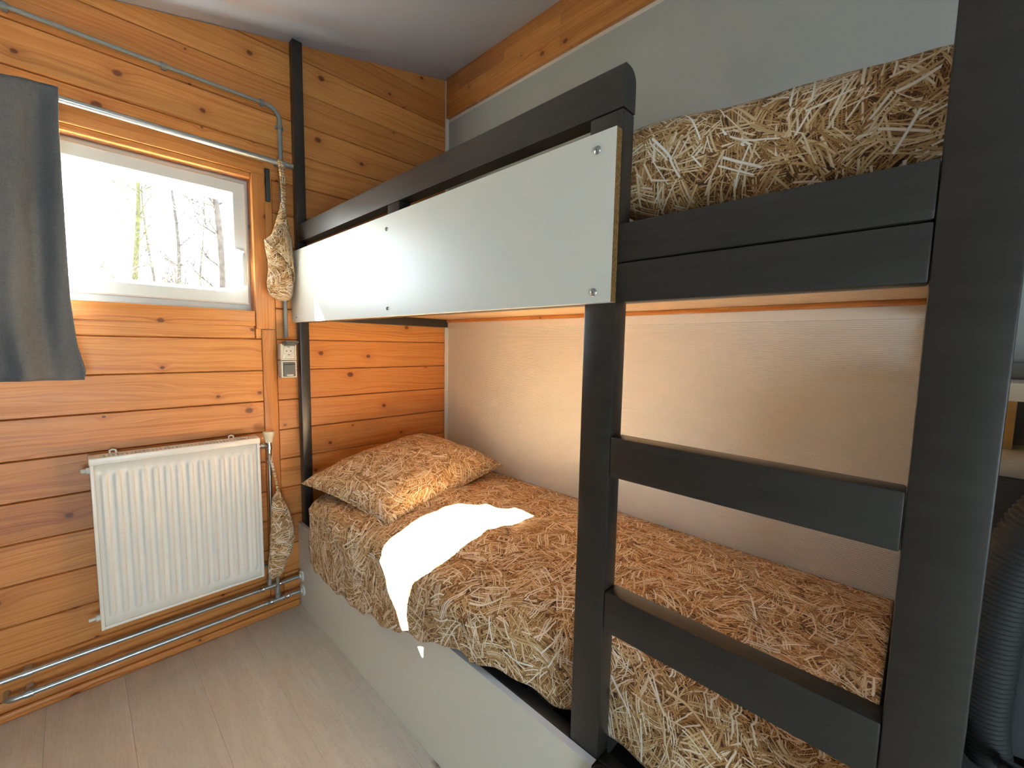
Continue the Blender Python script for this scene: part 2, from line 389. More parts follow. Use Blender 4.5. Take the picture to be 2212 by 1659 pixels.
def bm_disc_lathe(bm, origin, axis, prof, n=24):
    """prof: list of (distance along axis, radius)"""
    ax = Vector(axis).normalized(); u = ax.orthogonal().normalized(); v = ax.cross(u); o = Vector(origin)
    rings = []
    for d, r in prof:
        rings.append([bm.verts.new(o+ax*d+(u*math.cos(2*PI*k/n)+v*math.sin(2*PI*k/n))*max(r, 1e-5)) for k in range(n)])
    for i in range(len(rings)-1):
        for k in range(n): bm.faces.new((rings[i][k], rings[i][(k+1) % n], rings[i+1][(k+1) % n], rings[i+1][k]))
    bm.faces.new(rings[0][::-1]); bm.faces.new(rings[-1])
def lathe(name, origin, axis, prof, m, parent=None, n=24):
    bm = bmesh.new(); bm_disc_lathe(bm, origin, axis, prof, n); return from_bm(name, bm, m, parent, auto=35)
def arc(c, r, a0, a1, u, v, n=6):
    c = Vector(c); u = Vector(u); v = Vector(v)
    return [c+u*r*math.cos(a0+(a1-a0)*i/n)+v*r*math.sin(a0+(a1-a0)*i/n) for i in range(n+1)]
def empty(name, loc=(0, 0, 0)):
    o = bpy.data.objects.new(name, None); COL.objects.link(o); o.empty_display_size = .05
    return o
def tag(o, label=None, cat=None, group=None, kind=None):
    if label: o['label'] = label
    if cat: o['category'] = cat
    if group: o['group'] = group
    if kind: o['kind'] = kind
    return o
def thing(name, label, cat, group=None): return tag(empty(name), label, cat, group)
def plab(o, l): o['label'] = l; return o

# ------------------------------------------------------------------ room shell
XL, YF = -2.6, -3.9            # left wall, wall behind the camera
ceil_z = lambda x: 2.681+.2455*x
def struct(o): o['kind'] = 'structure'; return o
WX0, WX1, WZ0, WZ1 = -2.10, -0.995, 1.340, 1.878     # window opening
back = empty('wall_back'); struct(back)
bm = bmesh.new()
zt = 2.75
for a, b_ in (((XL-.1, .022, -.1), (WX0, .15, zt)), ((WX1, .022, -.1), (.1, .15, zt)), ((WX0, .022, -.1), (WX1, .15, WZ0)), ((WX0, .022, WZ1), (WX1, .15, zt))):
    bm_box(bm, a, b_)
from_bm('backing', bm, MT['pine'], back)
def clip_poly(poly, f):
    out = []
    for i in range(len(poly)):
        p, q = poly[i], poly[(i+1) % len(poly)]; fp, fq = f(p), f(q)
        if fp >= 0: out.append(p)
        if (fp >= 0) != (fq >= 0):
            s = fp/(fp-fq); out.append((p[0]+(q[0]-p[0])*s, p[1]+(q[1]-p[1])*s))
    return out
def board_poly(name, poly, parent, y0=0.0, y1=.021, inset=.0035, dep=.006, m=None):
    """prism in the xz plane with a chamfered rim"""
    n = len(poly); cx = sum(p[0] for p in poly)/n; cz = sum(p[1] for p in poly)/n
    area = sum(poly[i][0]*poly[(i+1) % n][1]-poly[(i+1) % n][0]*poly[i][1] for i in range(n))
    if area < 0: poly = poly[::-1]
    def ins(d):
        out = []
        for i in range(n):
            p0, p1, p2 = Vector(poly[i-1]), Vector(poly[i]), Vector(poly[(i+1) % n])
            e1 = (p1-p0).normalized(); e2 = (p2-p1).normalized(); n1 = Vector((-e1.y, e1.x)); n2 = Vector((-e2.y, e2.x))
            k = 1+n1.dot(n2); out.append(p1+(n1+n2)*(d/max(k, .3)))
        return out
    A = ins(.0006); B = ins(inset)
    vs = [(p.x, y1, p.y) for p in A]+[(p.x, y0+dep, p.y) for p in A]+[(p.x, y0, p.y) for p in B]
    fs = [tuple(range(n))]
    for i in range(n):
        j = (i+1) % n
        fs.append((i, i+n, j+n, j)); fs.append((i+n, i+2*n, j+2*n, j+n))
    fs.append(tuple(range(3*n-1, 2*n-1, -1)))
    return link_mesh(name, vs, fs, m or MT['pine'], parent)
pz = [-.1]+[.166+.133*k for k in range(20)]
BAT0, BAT1 = -.972, -.918
for i in range(len(pz)-1):
    z0, z1 = pz[i], pz[i+1]
    segs = [(BAT1+.001, -.004)]
    if z1 <= WZ0+.002 or z0 >= WZ1-.002: segs.append((XL, BAT0+.002 if z1 < 1.36 else BAT1+.001))
    else:
        segs.append((XL, WX0)); 
        if z0 < WZ0-.01: segs.append(((WX0, WX1, z0, WZ0),))
        if z1 > WZ1+.01: segs.append(((WX0, WX1, WZ1, z1),))
        segs.append((WX1, BAT1+.001))
    # boards above the window run through to the corner
    if z0 > 1.86: segs = [(XL, -.004)]
    for s in segs:
        if len(s) == 1: x0, x1, a0, a1 = s[0]
        else: x0, x1 = s; a0, a1 = z0, z1
        poly = clip_poly([(x0, a0), (x1, a0), (x1, a1), (x0, a1)], lambda p: ceil_z(p[0])-.001-p[1])
        if len(poly) >= 3 and max(p[1] for p in poly)-min(p[1] for p in poly) > .01:
            board_poly('plank', poly, back)
# wall to the right (behind the bunk)
wr = empty('wall_right'); struct(wr)
box('wall_face', (0, YF, -.1), (.1, .02, 2.75), MT['paper'], wr, bev=0)
plab(box('upper_wall_face', (-.004, YF, 1.40), (.0, -.012, 2.45), MT['wall_shade'], wr, bev=0), 'smooth pale upper wall face greyed for shade')
box('foot_wall_face', (-.004, YF, 0), (0, -2.125, 1.3995), MT['wall_shade'], wr, bev=0)  # wall beyond the bed, its shade painted in as darker grey
plab(box('painted_board', (-.010, -2.12, 1.312), (0, -.012, 1.50), MT['board'], wr, bev=.0015), 'smooth painted board above the ribbed wallpaper')
bv = struct(box('trim_1', (-.020, YF, 2.468), (0, -.012, 2.679), MT['pine_y'], None, bev=.002))
bv['label'] = 'laminated pine band along the top of the right wall'
bm = bmesh.new(); bm_box(bm, (-.019, -.010, 0), (-.001, 0.0, 2.67), .002); bm_box(bm, (-.012, -.0155, 0), (-.001, -.0005, 2.67), .002)
struct(from_bm('trim_2', bm, MT['board'], None, auto=40))['label'] = 'thin painted corner strip'
# left wall, and the wall behind the camera with an unseen window added for fill
struct(box('wall_left', (XL-.1, YF-.1, -.1), (XL, .0215, 2.2), MT['wall_shade'], None, bev=0))
wf = empty('wall_front'); struct(wf)
L2 = (-2.45, -1.3, .15, 1.30)   # x0,x1,z0,z1
bm = bmesh.new()
for a, b_ in (((XL, YF-.1, -.1), (L2[0], YF, 2.75)), ((L2[1], YF-.1, -.1), (.1, YF, 2.75)), ((L2[0], YF-.1, -.1), (L2[1], YF, L2[2])), ((L2[0], YF-.1, L2[3]), (L2[1], YF, 2.75))):
    bm_box(bm, a, b_)
from_bm('wall_face', bm, MT['wall_shade'], wf)
w2 = empty('fill_window'); struct(w2)
bm = bmesh.new()
x0, x1, z0, z1 = L2
for a, b_ in (((x0, YF-.07, z0), (x0+.06, YF-.01, z1)), ((x1-.06, YF-.07, z0), (x1, YF-.01, z1)), ((x0+.06, YF-.07, z0), (x1-.06, YF-.01, z0+.06)), ((x0+.06, YF-.07, z1-.06), (x1-.06, YF-.01, z1))):
    bm_box(bm, a, b_, .003)
from_bm('window_frame', bm, MT['pvc'], w2, auto=40)
box('glass_pane', (x0+.05, YF-.045, z0+.05), (x1-.05, YF-.037, z1-.05), MT['glass'], w2, bev=0)
# ceiling
vs = [(XL-.1, YF-.1, ceil_z(XL-.1)), (.1, YF-.1, ceil_z(.1)), (.1, .16, ceil_z(.1)), (XL-.1, .16, ceil_z(XL-.1))]
vs += [(x, y, z+.12) for x, y, z in vs]
struct(link_mesh('ceiling', vs, [(0, 1, 2, 3), (7, 6, 5, 4), (0, 4, 5, 1), (1, 5, 6, 2), (2, 6, 7, 3), (3, 7, 4, 0)], MT['ceil']))
# floor
fl = empty('floor'); struct(fl)
box('underlay', (XL-.1, YF-.1, -.15), (.1, .15, -.012), MT['soil'], fl, bev=0)
PW, PL = .192, 1.28
x = -.888
cols = []
while x < .05: x += PW
k = 0
while x > XL:
    x0 = x-PW; y = .02-((k*.43) % 1.0)*PL+ (PL if False else 0)
    yy = .0
    cuts = [0.0]; c = -((k*.397+.31) % 1.0)*PL
    while c > YF: cuts.append(c); c -= PL
    cuts.append(YF)
    for i in range(len(cuts)-1):
        a, b_ = cuts[i+1], cuts[i]
        if b_-a < .03: continue
        bm = bmesh.new(); bm_box(bm, (max(x0, XL)+.0004, a+.0001, -.012), (min(x, 0)-.0001, b_-.0001, 0), .00018, 1)
        from_bm('floor_plank', bm, MT['floor'], fl)
    x = x0; k += 1
# skirting
bm = bmesh.new()
bm_box(bm, (XL, -.011, 0), (-.856, 0, .062), .003); bm_box(bm, (XL, -.024, 0), (-.856, -.0105, .03), .008, 3)
struct(from_bm('baseboard_back', bm, MT['pine'], None, auto=40))
# ------------------------------------------------------------------ window
win = empty('window_1'); struct(win)
FY = .028                        # inner face of the frame
def frame_ring(bm, x0, x1, z0, z1, w_, ya, yb, bev=.004, seg=3):
    for a, b_ in (((x0, ya, z0), (x0+w_, yb, z1)), ((x1-w_, ya, z0), (x1, yb, z1)), ((x0+w_-.004, ya, z0), (x1-w_+.004, yb, z0+w_)), ((x0+w_-.004, ya, z1-w_), (x1-w_+.004, yb, z1))):
        bm_box(bm, a, b_, bev, seg)
def ring_prof(name, x0, x1, z0, z1, prof, m, parent):
    """sweep (inset, y) profile round a rectangle with mitred corners"""
    vs = []; fs = []; n = len(prof)
    for cx, cz, sx, sz in ((x0, z0, 1, 1), (x1, z0, -1, 1), (x1, z1, -1, -1), (x0, z1, 1, -1)):
        for d, y in prof: vs.append((cx+sx*d, y, cz+sz*d))
    for c in range(4):
        e = (c+1) % 4
        for i in range(n):
            j = (i+1) % n; fs.append((c*n+i, c*n+j, e*n+j, e*n+i))
    bm = bmesh.new(); V = [bm.verts.new(v) for v in vs]
    for f in fs: bm.faces.new([V[i] for i in f])
    return from_bm(name, bm, m, parent, auto=28)
ring_prof('window_frame', WX0+.002, WX1-.002, WZ0+.002, WZ1-.002, [(0, FY+.008), (.006, FY+.004), (.05, FY+.004), (.055, FY+.012), (.055, .10), (0, .10)], MT['pvc'], win)
SX0, SX1, SZ0, SZ1 = WX0+.022, -1.008, 1.372, 1.858
sash = ring_prof('sash', SX0, SX1, SZ0, SZ1, [(0, FY+.003), (.001, FY-.012), (.006, FY-.016), (.046, FY-.016), (.049, FY-.013), (.050, FY-.006), (.052, FY-.006), (.056, FY+.016), (.062, FY+.034), (.066, .088), (0, .088)], MT['pvc'], win)
box('glass_pane', (SX0+.055, .068, SZ0+.05), (SX1-.055, .076, SZ1-.05), MT['glass'], win, bev=0)
ring_prof('gasket', SX0+.060, SX1-.060, SZ0+.060, SZ1-.060, [(0, .064), (.003, .064), (.003, .068), (0, .068)], MT['greypvc'], win)
hd = empty('handle_tmp')
bpy.data.objects.remove(hd)
bm = bmesh.new(); bm_box(bm, (-1.050, FY-.026, 1.505), (-1.020, FY-.0155, 1.592), .005, 3); 
h = from_bm('handle_plate', bm, MT['white_plastic'], win, auto=40)
bm = bmesh.new(); bm_tube(bm, [(-1.035, FY-.024, 1.572), (-1.035, FY-.045, 1.572), (-1.035, FY-.055, 1.566), (-1.035, FY-.058, 1.55), (-1.034, FY-.056, 1.50), (-1.032, FY-.053, 1.455), (-1.031, FY-.050, 1.447)], [.009, .009, .0095, .0105, .0105, .0095, .006], 14)
from_bm('handle_lever', bm, MT['pvc'], win, auto=60)
# casing boards round the window and the long batten
struct(box('trim_3', (WX0-.04, -.016, WZ1+.022), (-.948, -.0005, WZ1+.082), MT['pine'], None, bev=.003))['label'] = 'pine head casing over the window'
struct(box('trim_4', (WX0-.0, -.010, WZ1), (WX1+.0, .024, WZ1+.0215), MT['pine'], None, bev=.004))['label'] = 'pine inner lip over the window'
bm = bmesh.new(); bm_box(bm, (WX1+.001, -.018, 1.272), (-.946, -.0005, WZ1+.0215), .003)
bm_box(bm, (WX1+.0005, -.012, WZ0), (WX1+.010, .024, WZ1), .002)
struct(from_bm('trim_5', bm, MT['pine_v'], None, auto=40))['label'] = 'pine side casing right of the window'
struct(box('trim_6', (WX0, -.012, 1.283), (WX1-.0005, -.0005, WZ0+.006), MT['pine'], None, bev=.003))['label'] = 'pine casing under the window'
struct(box('trim_7', (BAT0, -.007, .062), (BAT1, .020, 1.271), MT['pine_v'], None, bev=.003))['label'] = 'upright pine batten between radiator and bunk'
struct(box('trim_8', (-.945, -.007, 1.272), (BAT1, .020, 1.90), MT['pine_v'], None, bev=.003))['label'] = 'upright pine batten beside the window casing'

# ------------------------------------------------------------------ bunk bed
bed = thing('bunk_bed', 'charcoal wooden bunk bed with cream guard panels and a two-rung ladder', 'bed')
D = MT['dark']
TB = .040
plab(box('post', (F, -.042, 0), (F+TB, -.002, ceil_z(F)-.003), D, bed, .003), 'tall post at the wood wall')
plab(box('post', (F, -1.610, 0), (F+TB, -1.541, 1.645), D, bed, .003), 'ladder post')
plab(box('post', (F, -2.092, 0), (F+TB, -2.0205, ceil_z(F)-.003), D, bed, .003), 'tall post at the foot end')
box('post', (-.052, -2.09, 0), (-.0125, -2.05, 1.30), D, bed, .003)
# guard rail with rounded top and nose
bm = bmesh.new(); ya, yb = -1.6105, -.043
prof = [(0, 0), (TB, 0), (TB, .050)]+[(TB-.024+.024*math.cos(a), .050+.024*math.sin(a)) for a in [PI/2*i/6 for i in range(1, 7)]]+[(.003, .074), (0, .071)]
A = [bm.verts.new((F+px, yb, 1.647+pz_)) for px, pz_ in prof]; B = [bm.verts.new((F+px, ya, 1.647+pz_)) for px, pz_ in prof]
n = len(prof)
for i in range(n): bm.faces.new((A[i], A[(i+1) % n], B[(i+1) % n], B[i]))
bm.faces.new(A[::-1]); bm.faces.new(B)
plab(from_bm('guard_rail', bm, D, bed, auto=30), 'top guard rail with rounded edge')
box('baluster', (F, -.868, 1.44), (F+TB, -.800, 1.646), D, bed, .002)
# upper side boards (two, with a seam)
box('side_board', (F, -2.0200, 1.378), (F+TB, -.043, 1.446), D, bed, .003)
box('side_board', (F, -2.0200, 1.306), (F+TB, -.043, 1.376), D, bed, .003)
# cream guard panel over the boards, chipboard edge
def laminated(name, x0, x1, ya, yb, z0, z1, lab):
    bm = bmesh.new(); bm_box(bm, (x0, ya, z0), (x1, yb, z1)); bmesh.ops.recalc_face_normals(bm, faces=bm.faces)
    for f in bm.faces:
        if f.normal.y < -.9: f.material_index = 1
        elif abs(f.normal.z) > .9: f.material_index = 2
    return plab(from_bm(name, bm, [MT['panel'], MT['chip'], MT['edge_white']], bed), lab)
pn = laminated('guard_panel', -W, F-.0008, -1.610, -.003, 1.306, 1.608, 'cream guard panel with bare chipboard end')
for yy, zz, rr in ((-1.571, 1.578, .0075), (-1.573, 1.325, .0075), (-.825, 1.567, .006), (-.827, 1.330, .006), (-.06, 1.33, .006)):
    s = lathe('screw', (-W, yy, zz), (-1, 0, 0), [(0, rr), (.0008, rr), (.003, rr*.75), (.004, rr*.35), (.0042, rr*.3), (.002, rr*.25), (.0018, 0)], MT['steel'], pn)
# ladder rungs
for z0, z1 in ((.979, 1.056), (.669, .750)):
    box('rung', (F, -2.0200, z0), (F+TB, -1.6105, z1), D, bed, .003)
# lower front panel and inner boards
lp = laminated('lower_panel', -W, F-.0008, -1.608, -.003, .0, .390, 'cream lower front panel')
box('side_board', (F, -1.5405, .20), (F+.030, -.043, .392), MT['dark2'], bed, .003)
plab(box('kick_board', (F-.040, -2.0200, 0), (F-.0005, -1.6105, .398), MT['dark2'], bed, .014, 4), 'rounded dark board below the ladder')
box('side_board', (F, -2.0200, .20), (F+.03, -1.6105, .392), MT['dark2'], bed, .003)
box('end_board', (F+TB+.001, -.036, 1.318), (-.0205, -.004, 1.40), D, bed, .003)
box('end_board', (F+TB+.001, -2.088, 1.306), (-.0535, -2.052, 1.446), D, bed, .003)
box('end_board', (F+TB+.001, -2.088, .20), (-.0535, -2.052, .60), D, bed, .003)
box('wall_rail', (-.036, -2.05, 1.345), (-.0125, -.043, 1.3600), MT['pine_y'], bed, .002)
box('front_ledger', (F+TB+.001, -2.02, 1.325), (F+TB+.026, -.043, 1.3600), MT['slat'], bed, .002)
box('front_ledger', (F+.031, -2.02, .30), (F+.056, -.043, .345), MT['dark2'], bed, .002)
box('wall_rail', (-.036, -2.05, .30), (-.0125, -.043, .345), MT['slat'], bed, .002)
box('base_board', (F+.042, -2.04, 1.3605), (-.0125, -.043, 1.3845), MT['slat'], bed, .001)
for zb in (.345,):
    for i in range(13):
        yy = -.09-i*.155
        box('slat', (F+(.042 if zb > 1 else .034), yy-.035, zb+.0005), (-.038 if zb > 1 else -.014, yy+.035, zb+.018), MT['dark2'], bed, .002, 1)

# ------------------------------------------------------------------ cloth helpers
def fbm(p, sc, oct_=3, seed=0):
    v = 0; a = 1; q = Vector(p)*sc+Vector((seed*13.1, seed*7.7, seed*3.3))
    for _ in range(oct_): v += a*mnoise.noise(q); q = q*2.03; a *= .5
    return v
def grid_mesh(name, P, m, parent=None, thick=None, uvscale=1, uvP=None):
    """P: (nu,nv,3); closed shell by inner offset thick (nu,nv) or number; UV in metres"""
    nu, nv, _ = P.shape
    du = np.linalg.norm(np.diff(P, axis=0), axis=2); dv = np.linalg.norm(np.diff(P, axis=1), axis=2)
    U = np.zeros((nu, nv)); V = np.zeros((nu, nv)); U[1:] = np.cumsum(du, 0); V[:, 1:] = np.cumsum(dv, 1)
    U = .5*U+.5*U.mean(1, keepdims=True); V = .5*V+.5*V.mean(0, keepdims=True)
    gu = np.gradient(P, axis=0); gv = np.gradient(P, axis=1); N = np.cross(gu, gv); N /= np.linalg.norm(N, axis=2, keepdims=True)+1e-12
    t = np.zeros((nu, nv))+thick
    Q = P-N*t[..., None]
    vs = np.concatenate([P.reshape(-1, 3), Q.reshape(-1, 3)]); K = nu*nv
    uv = np.stack([U, V], -1).reshape(-1, 2)*uvscale; uv = np.concatenate([uv, uv+.37])
    fs = []
    for i in range(nu-1):
        for j in range(nv-1):
            a = i*nv+j; b = a+nv
            fs.append((a, b, b+1, a+1)); fs.append((K+a, K+a+1, K+b+1, K+b))
    rim = [i*nv for i in range(nu)]+[(nu-1)*nv+j for j in range(1, nv)]+[i*nv+nv-1 for i in range(nu-2, -1, -1)]+[j for j in range(nv-2, 0, -1)]
    for i in range(len(rim)):
        a, b = rim[i], rim[(i+1) % len(rim)]; fs.append((a, a+K, b+K, b))
    return link_mesh(name, vs.tolist(), fs, m, parent, True, uv.tolist())
def resample(pts, n):
    """smooth (Catmull) then even spacing"""
    p = np.array(pts, float); q = []
    for i in range(len(p)-1):
        p0 = p[max(i-1, 0)]; p1 = p[i]; p2 = p[i+1]; p3 = p[min(i+2, len(p)-1)]
        for k in range(12):
            t = k/12; q.append(.5*((2*p1)+(-p0+p2)*t+(2*p0-5*p1+4*p2-p3)*t*t+(-p0+3*p1-3*p2+p3)*t**3))
    q.append(p[-1]); q = np.array(q); d = np.r_[0, np.cumsum(np.linalg.norm(np.diff(q, axis=0), axis=1))]
    s = np.linspace(0, d[-1], n); return np.stack([np.interp(s, d, q[:, k]) for k in range(q.shape[1])], -1)
def ip(x, xs, ys): return float(np.interp(x, xs, ys))
# mattresses
def mattress(name, lab, z0, z1, group, yb=-.045):
    bm = bmesh.new(); bm_box(bm, (-.758, -2.015, z0), (-.042, yb, z1), .035, 5)
    if z0 < 1:
        for v in bm.verts:
            if v.co.x < -.4 and v.co.y > -1.0: v.co.x -= .030
    o = from_bm(name, bm, MT['sheet'], None, auto=60); tag(o, lab, 'mattress', group); return o
mattress('mattress', 'mattress in a grey fitted sheet on the lower bunk', .3645, .508, None, -.012 if False else -.045)
mattress('mattress', 'mattress on the upper bunk behind the charcoal side boards', 1.3855, 1.446, None)
# lower duvet
def lower_duvet():
    ny, nx = 210, 120; P = np.zeros((ny, nx, 3))
    ykeys = [-2.0, -1.66, -1.55, -1.42, -1.28, -1.12, -.98, -.85, -.6, -.35, -.16]
    hz = [.412, .412, .412, .415, .420, .400, .355, .318, .280, .272, .285]
    hx = [-.788, -.788, -.789, -.815, -.846, -.872, -.878, -.880, -.882, -.882, -.878]
    for i in range(ny):
        y = -.15-(2.012-.15)*i/(ny-1)
        dy0 = .075*math.exp(-(i/9)**2)
        zh = ip(y, ykeys, hz)+.006*math.sin(y*31)+.005*math.sin(y*57+1); xh = ip(y, ykeys, hx)
        k = ip(y, [-2., -1.55, -1.15, -.15], [0, 0, 1, 1])    # 1: hangs outside the panel
        xo = min(xh, -.775)-.012*k; top = .575+.012*ip(y, [-2, -1.4, -.9, -.3], [.6, 1.2, .6, 0])
        xe = -.783-.097*k
        pts = [(-.010, .553), (-.06, .560), (-.2, top), (-.45, top+.012), (-.63, top+.008), (-.72-.03*k, top-.010), (xe+.030, top-.040-.005*(1-k)), (xe+.004, .5*(top+zh)+.01), (xh, zh)]
        C = resample(pts, nx)
        P[i, :, 0] = C[:, 0]; P[i, :, 1] = y-dy0*np.clip((np.arange(nx)/nx-.62)/.25, 0, 1)*(1-.0*i); P[i, :, 2] = C[:, 1]
    # folds and quilting
    gu = np.gradient(P, axis=0); gv = np.gradient(P, axis=1); N = np.cross(gu, gv); N /= np.linalg.norm(N, axis=2, keepdims=True)
    if N[10, 40, 2] < 0: N = -N
    arcl = np.r_[0, np.cumsum(np.linalg.norm(np.diff(P[60], axis=0), axis=1))]
    folds = [((.25, -.70), (.62, -.98), .016, .030), ((.45, -1.0), (.82, -1.20), -.013, .022), ((.2, -1.15), (.8, -1.5), .014, .035), ((.1, -.9), (.5, -1.35), .010, .045),
             ((.82, -.3), (.98, -.75), .012, .03), ((.7, -.8), (1.0, -.95), -.010, .022), ((.6, -1.3), (1.0, -1.35), .012, .03), ((.3, -1.7), (.75, -1.8), .012, .04), ((.62, -.66), (.85, -.62), -.012, .02), ((.86, -1.0), (1.05, -1.3), .010, .02)]
    for i in range(ny):
        for j in range(nx):
            p = P[i, j]; s = arcl[j]; y = p[1]
            h = .011*fbm((s, y, 0), 3.2, 2, 1)+.0045*fbm((s, y, 0), 11, 2, 2)
            h += .0035*max(0, fbm((s*1.6, y*5, 0), 4, 2, 3))
            for a, b_, am, wd in folds:
                ax, ay = a; bx, by = b_; dx, dy = bx-ax, by-ay; L2_ = dx*dx+dy*dy
                t = ((s-ax)*dx+(y-ay)*dy)/L2_; tc = min(1, max(0, t)); d2 = (s-ax-tc*dx)**2+(y-ay-tc*dy)**2
                h += am*math.exp(-d2/(wd*wd))*(math.sin(PI*min(1, max(0, .15+.7*tc))))
            kk = ip(y, [-2., -1.55, -1.2], [0.35, .35, 1])
            edge = min(1, (nx-1-j)/8)*min(1, j/4)
            if p[0] < -.76: h *= kk
            if p[0] < -.76 and y < -1.5: h = min(h, .002)
            P[i, j] += N[i, j]*h*edge
            if p[0] < -.76 and y > -1.25 and P[i, j, 2] < .52: P[i, j, 0] = min(P[i, j, 0], -.872 if y > -1.12 else -.858)
    t = np.full((ny, nx), .016); 
    e = np.minimum(np.arange(nx)[::-1], 6)/6; t *= (.3+.7*e)[None]
    e = np.minimum(np.minimum(np.arange(ny), np.arange(ny)[::-1]), 6)/6; t *= (.3+.7*e)[:, None]
    o = grid_mesh('duvet', P[:, ::-1].copy(), MT['straw'], None, t[:, ::-1])
    return tag(o, 'straw-print duvet with a sunlit patch spread over the lower bunk', 'duvet')
lower_duvet()
def pillow(name, lab, center, hx, hy, T, rotz, tiltx=0, tilty=0, m=None, seed=1, bottom=.35, nu=72, sag=None, piping=True, pw=2.6, ex=.48):
    """closed pillow: lenticular body whose corners run out into points"""
    Rz = Matrix.Rotation(rotz, 3, 'Z') @ Matrix.Rotation(tilty, 3, 'Y') @ Matrix.Rotation(tiltx, 3, 'X')
    c = Vector(center); vs = []; uvs = []; fs = []
    for side in (1, -1):
        for i in range(nu+1):
            for j in range(nu+1):
                u = -1+2*i/nu; v = -1+2*j/nu
                u_ = math.sin(u*PI/2)*.55+u*.45; v_ = math.sin(v*PI/2)*.55+v*.45
                eu = max(0, 1-abs(u_)**pw); ev = max(0, 1-abs(v_)**pw)
                h = (eu*ev)**ex
                px = hx*u_*(1-.075*(1-v_*v_)*abs(u_)); py = hy*v_*(1-.075*(1-u_*u_)*abs(v_))
                z = T*h*(1 if side > 0 else -bottom)
                w_ = .010*fbm((px, py, side), 5, 3, seed)+.008*fbm((px*2.2, py*2.2, side), 6, 2, seed+4)*(1-h)
                z += w_*min(1, h*3)*(1 if side > 0 else .3)
                if sag: z += sag(px, py)
                q = Rz @ Vector((px, py, z)); vs.append(c+q); uvs.append((px+(3 if side < 0 else 0), py+h*.05))
    n1 = (nu+1)**2
    V3 = np.array([tuple(v) for v in vs]).reshape(2, nu+1, nu+1, 3)
    for s in (0, 1):
        Q = V3[s]; U = np.zeros((nu+1, nu+1)); V = U.copy(); h_ = nu//2
        du = np.linalg.norm(np.diff(Q, axis=0), axis=2); dv = np.linalg.norm(np.diff(Q, axis=1), axis=2)
        U[1:] = np.cumsum(du, 0); V[:, 1:] = np.cumsum(dv, 1); U -= U[h_]; V -= V[:, h_:h_+1]
        for i in range(nu+1):
            for j in range(nu+1): uvs[s*n1+i*(nu+1)+j] = (U[i, j]+3*s, V[i, j])
    for s in (0, 1):
        for i in range(nu):
            for j in range(nu):
                a = s*n1+i*(nu+1)+j; b = a+nu+1
                fs.append((a, b, b+1, a+1) if s == 0 else (a, a+1, b+1, b))
    o = link_mesh(name, vs, fs, m, None, True, uvs)
    bm = bmesh.new(); bm.from_mesh(o.data); bmesh.ops.remove_doubles(bm, verts=bm.verts, dist=1e-5); bm.to_mesh(o.data); bm.free()
    for p in o.data.polygons: p.use_smooth = True
    tag(o, lab, 'pillow')
    if piping:
        pts = []
        for k in range(120):
            a = k/120*4; s_ = int(a); f_ = a-s_
            u, v = [(-1+2*f_, -1), (1, -1+2*f_), (1-2*f_, 1), (-1, 1-2*f_)][s_]
            px = hx*u*(1-.075*(1-v*v)*abs(u)); py = hy*v*(1-.075*(1-u*u)*abs(v))
            z = sag(px, py) if sag else 0
            pts.append(c+Rz @ Vector((px, py, z)))
        pts.append(pts[0]); pp = tube('seam', pts, .0035, m, o, 6)
        ul = pp.data.uv_layers.new(name='UVMap')
        for lp in pp.data.loops:
            co = pp.data.vertices[lp.vertex_index].co; ul.data[lp.index].uv = (co.x+co.z, co.y)
    return o
pillow('pillow', 'straw-print pillow at the head of the lower bunk', (-.470, -.350, .622), .362, .272, .122, math.radians(12), math.radians(8), math.radians(-6), MT['straw2'], 3, .20, ex=.43, pw=2.4)
# upper bunk bedding
def upper_duvet():
    ny, nx = 130, 60; P = np.zeros((ny, nx, 3))
    for i in range(ny):
        y = -.12-(1.66-.12)*i/(ny-1)
        dn = .034*min(1, max(0, (-1.42-y)/.12))
        pts = [(-.03, 1.485-dn*.6), (-.2, 1.50-dn), (-.5, 1.505-dn), (-.70, 1.500-dn), (-.755, 1.485-dn*.7), (-.775, 1.465-dn*.2), (-.783, 1.456)]
        C = resample(pts, nx); P[i, :, 0] = C[:, 0]; P[i, :, 1] = y; P[i, :, 2] = C[:, 1]
    for i in range(ny):
        for j in range(nx):
            P[i, j, 2] += .010*fbm((P[i, j, 0], P[i, j, 1], 0), 6, 3, 8)*min(1, (nx-1-j)/8)*max(.1, 1-max(0, (-1.42-P[i, j, 1])/.12))
    o = grid_mesh('duvet', P[:, ::-1].copy(), MT['straw_up'], None, .010)
    return tag(o, 'straw-print duvet spread over the upper bunk', 'duvet')
upper_duvet()
pillow('pillow', 'plump straw-print pillow standing above the upper bunk side board', (-.530, -1.803, 1.558), .246, .280, .098, 0, math.radians(5), math.radians(-2), MT['straw_up'], 9, 1.05, nu=80, piping=False, pw=5.5, ex=.30)

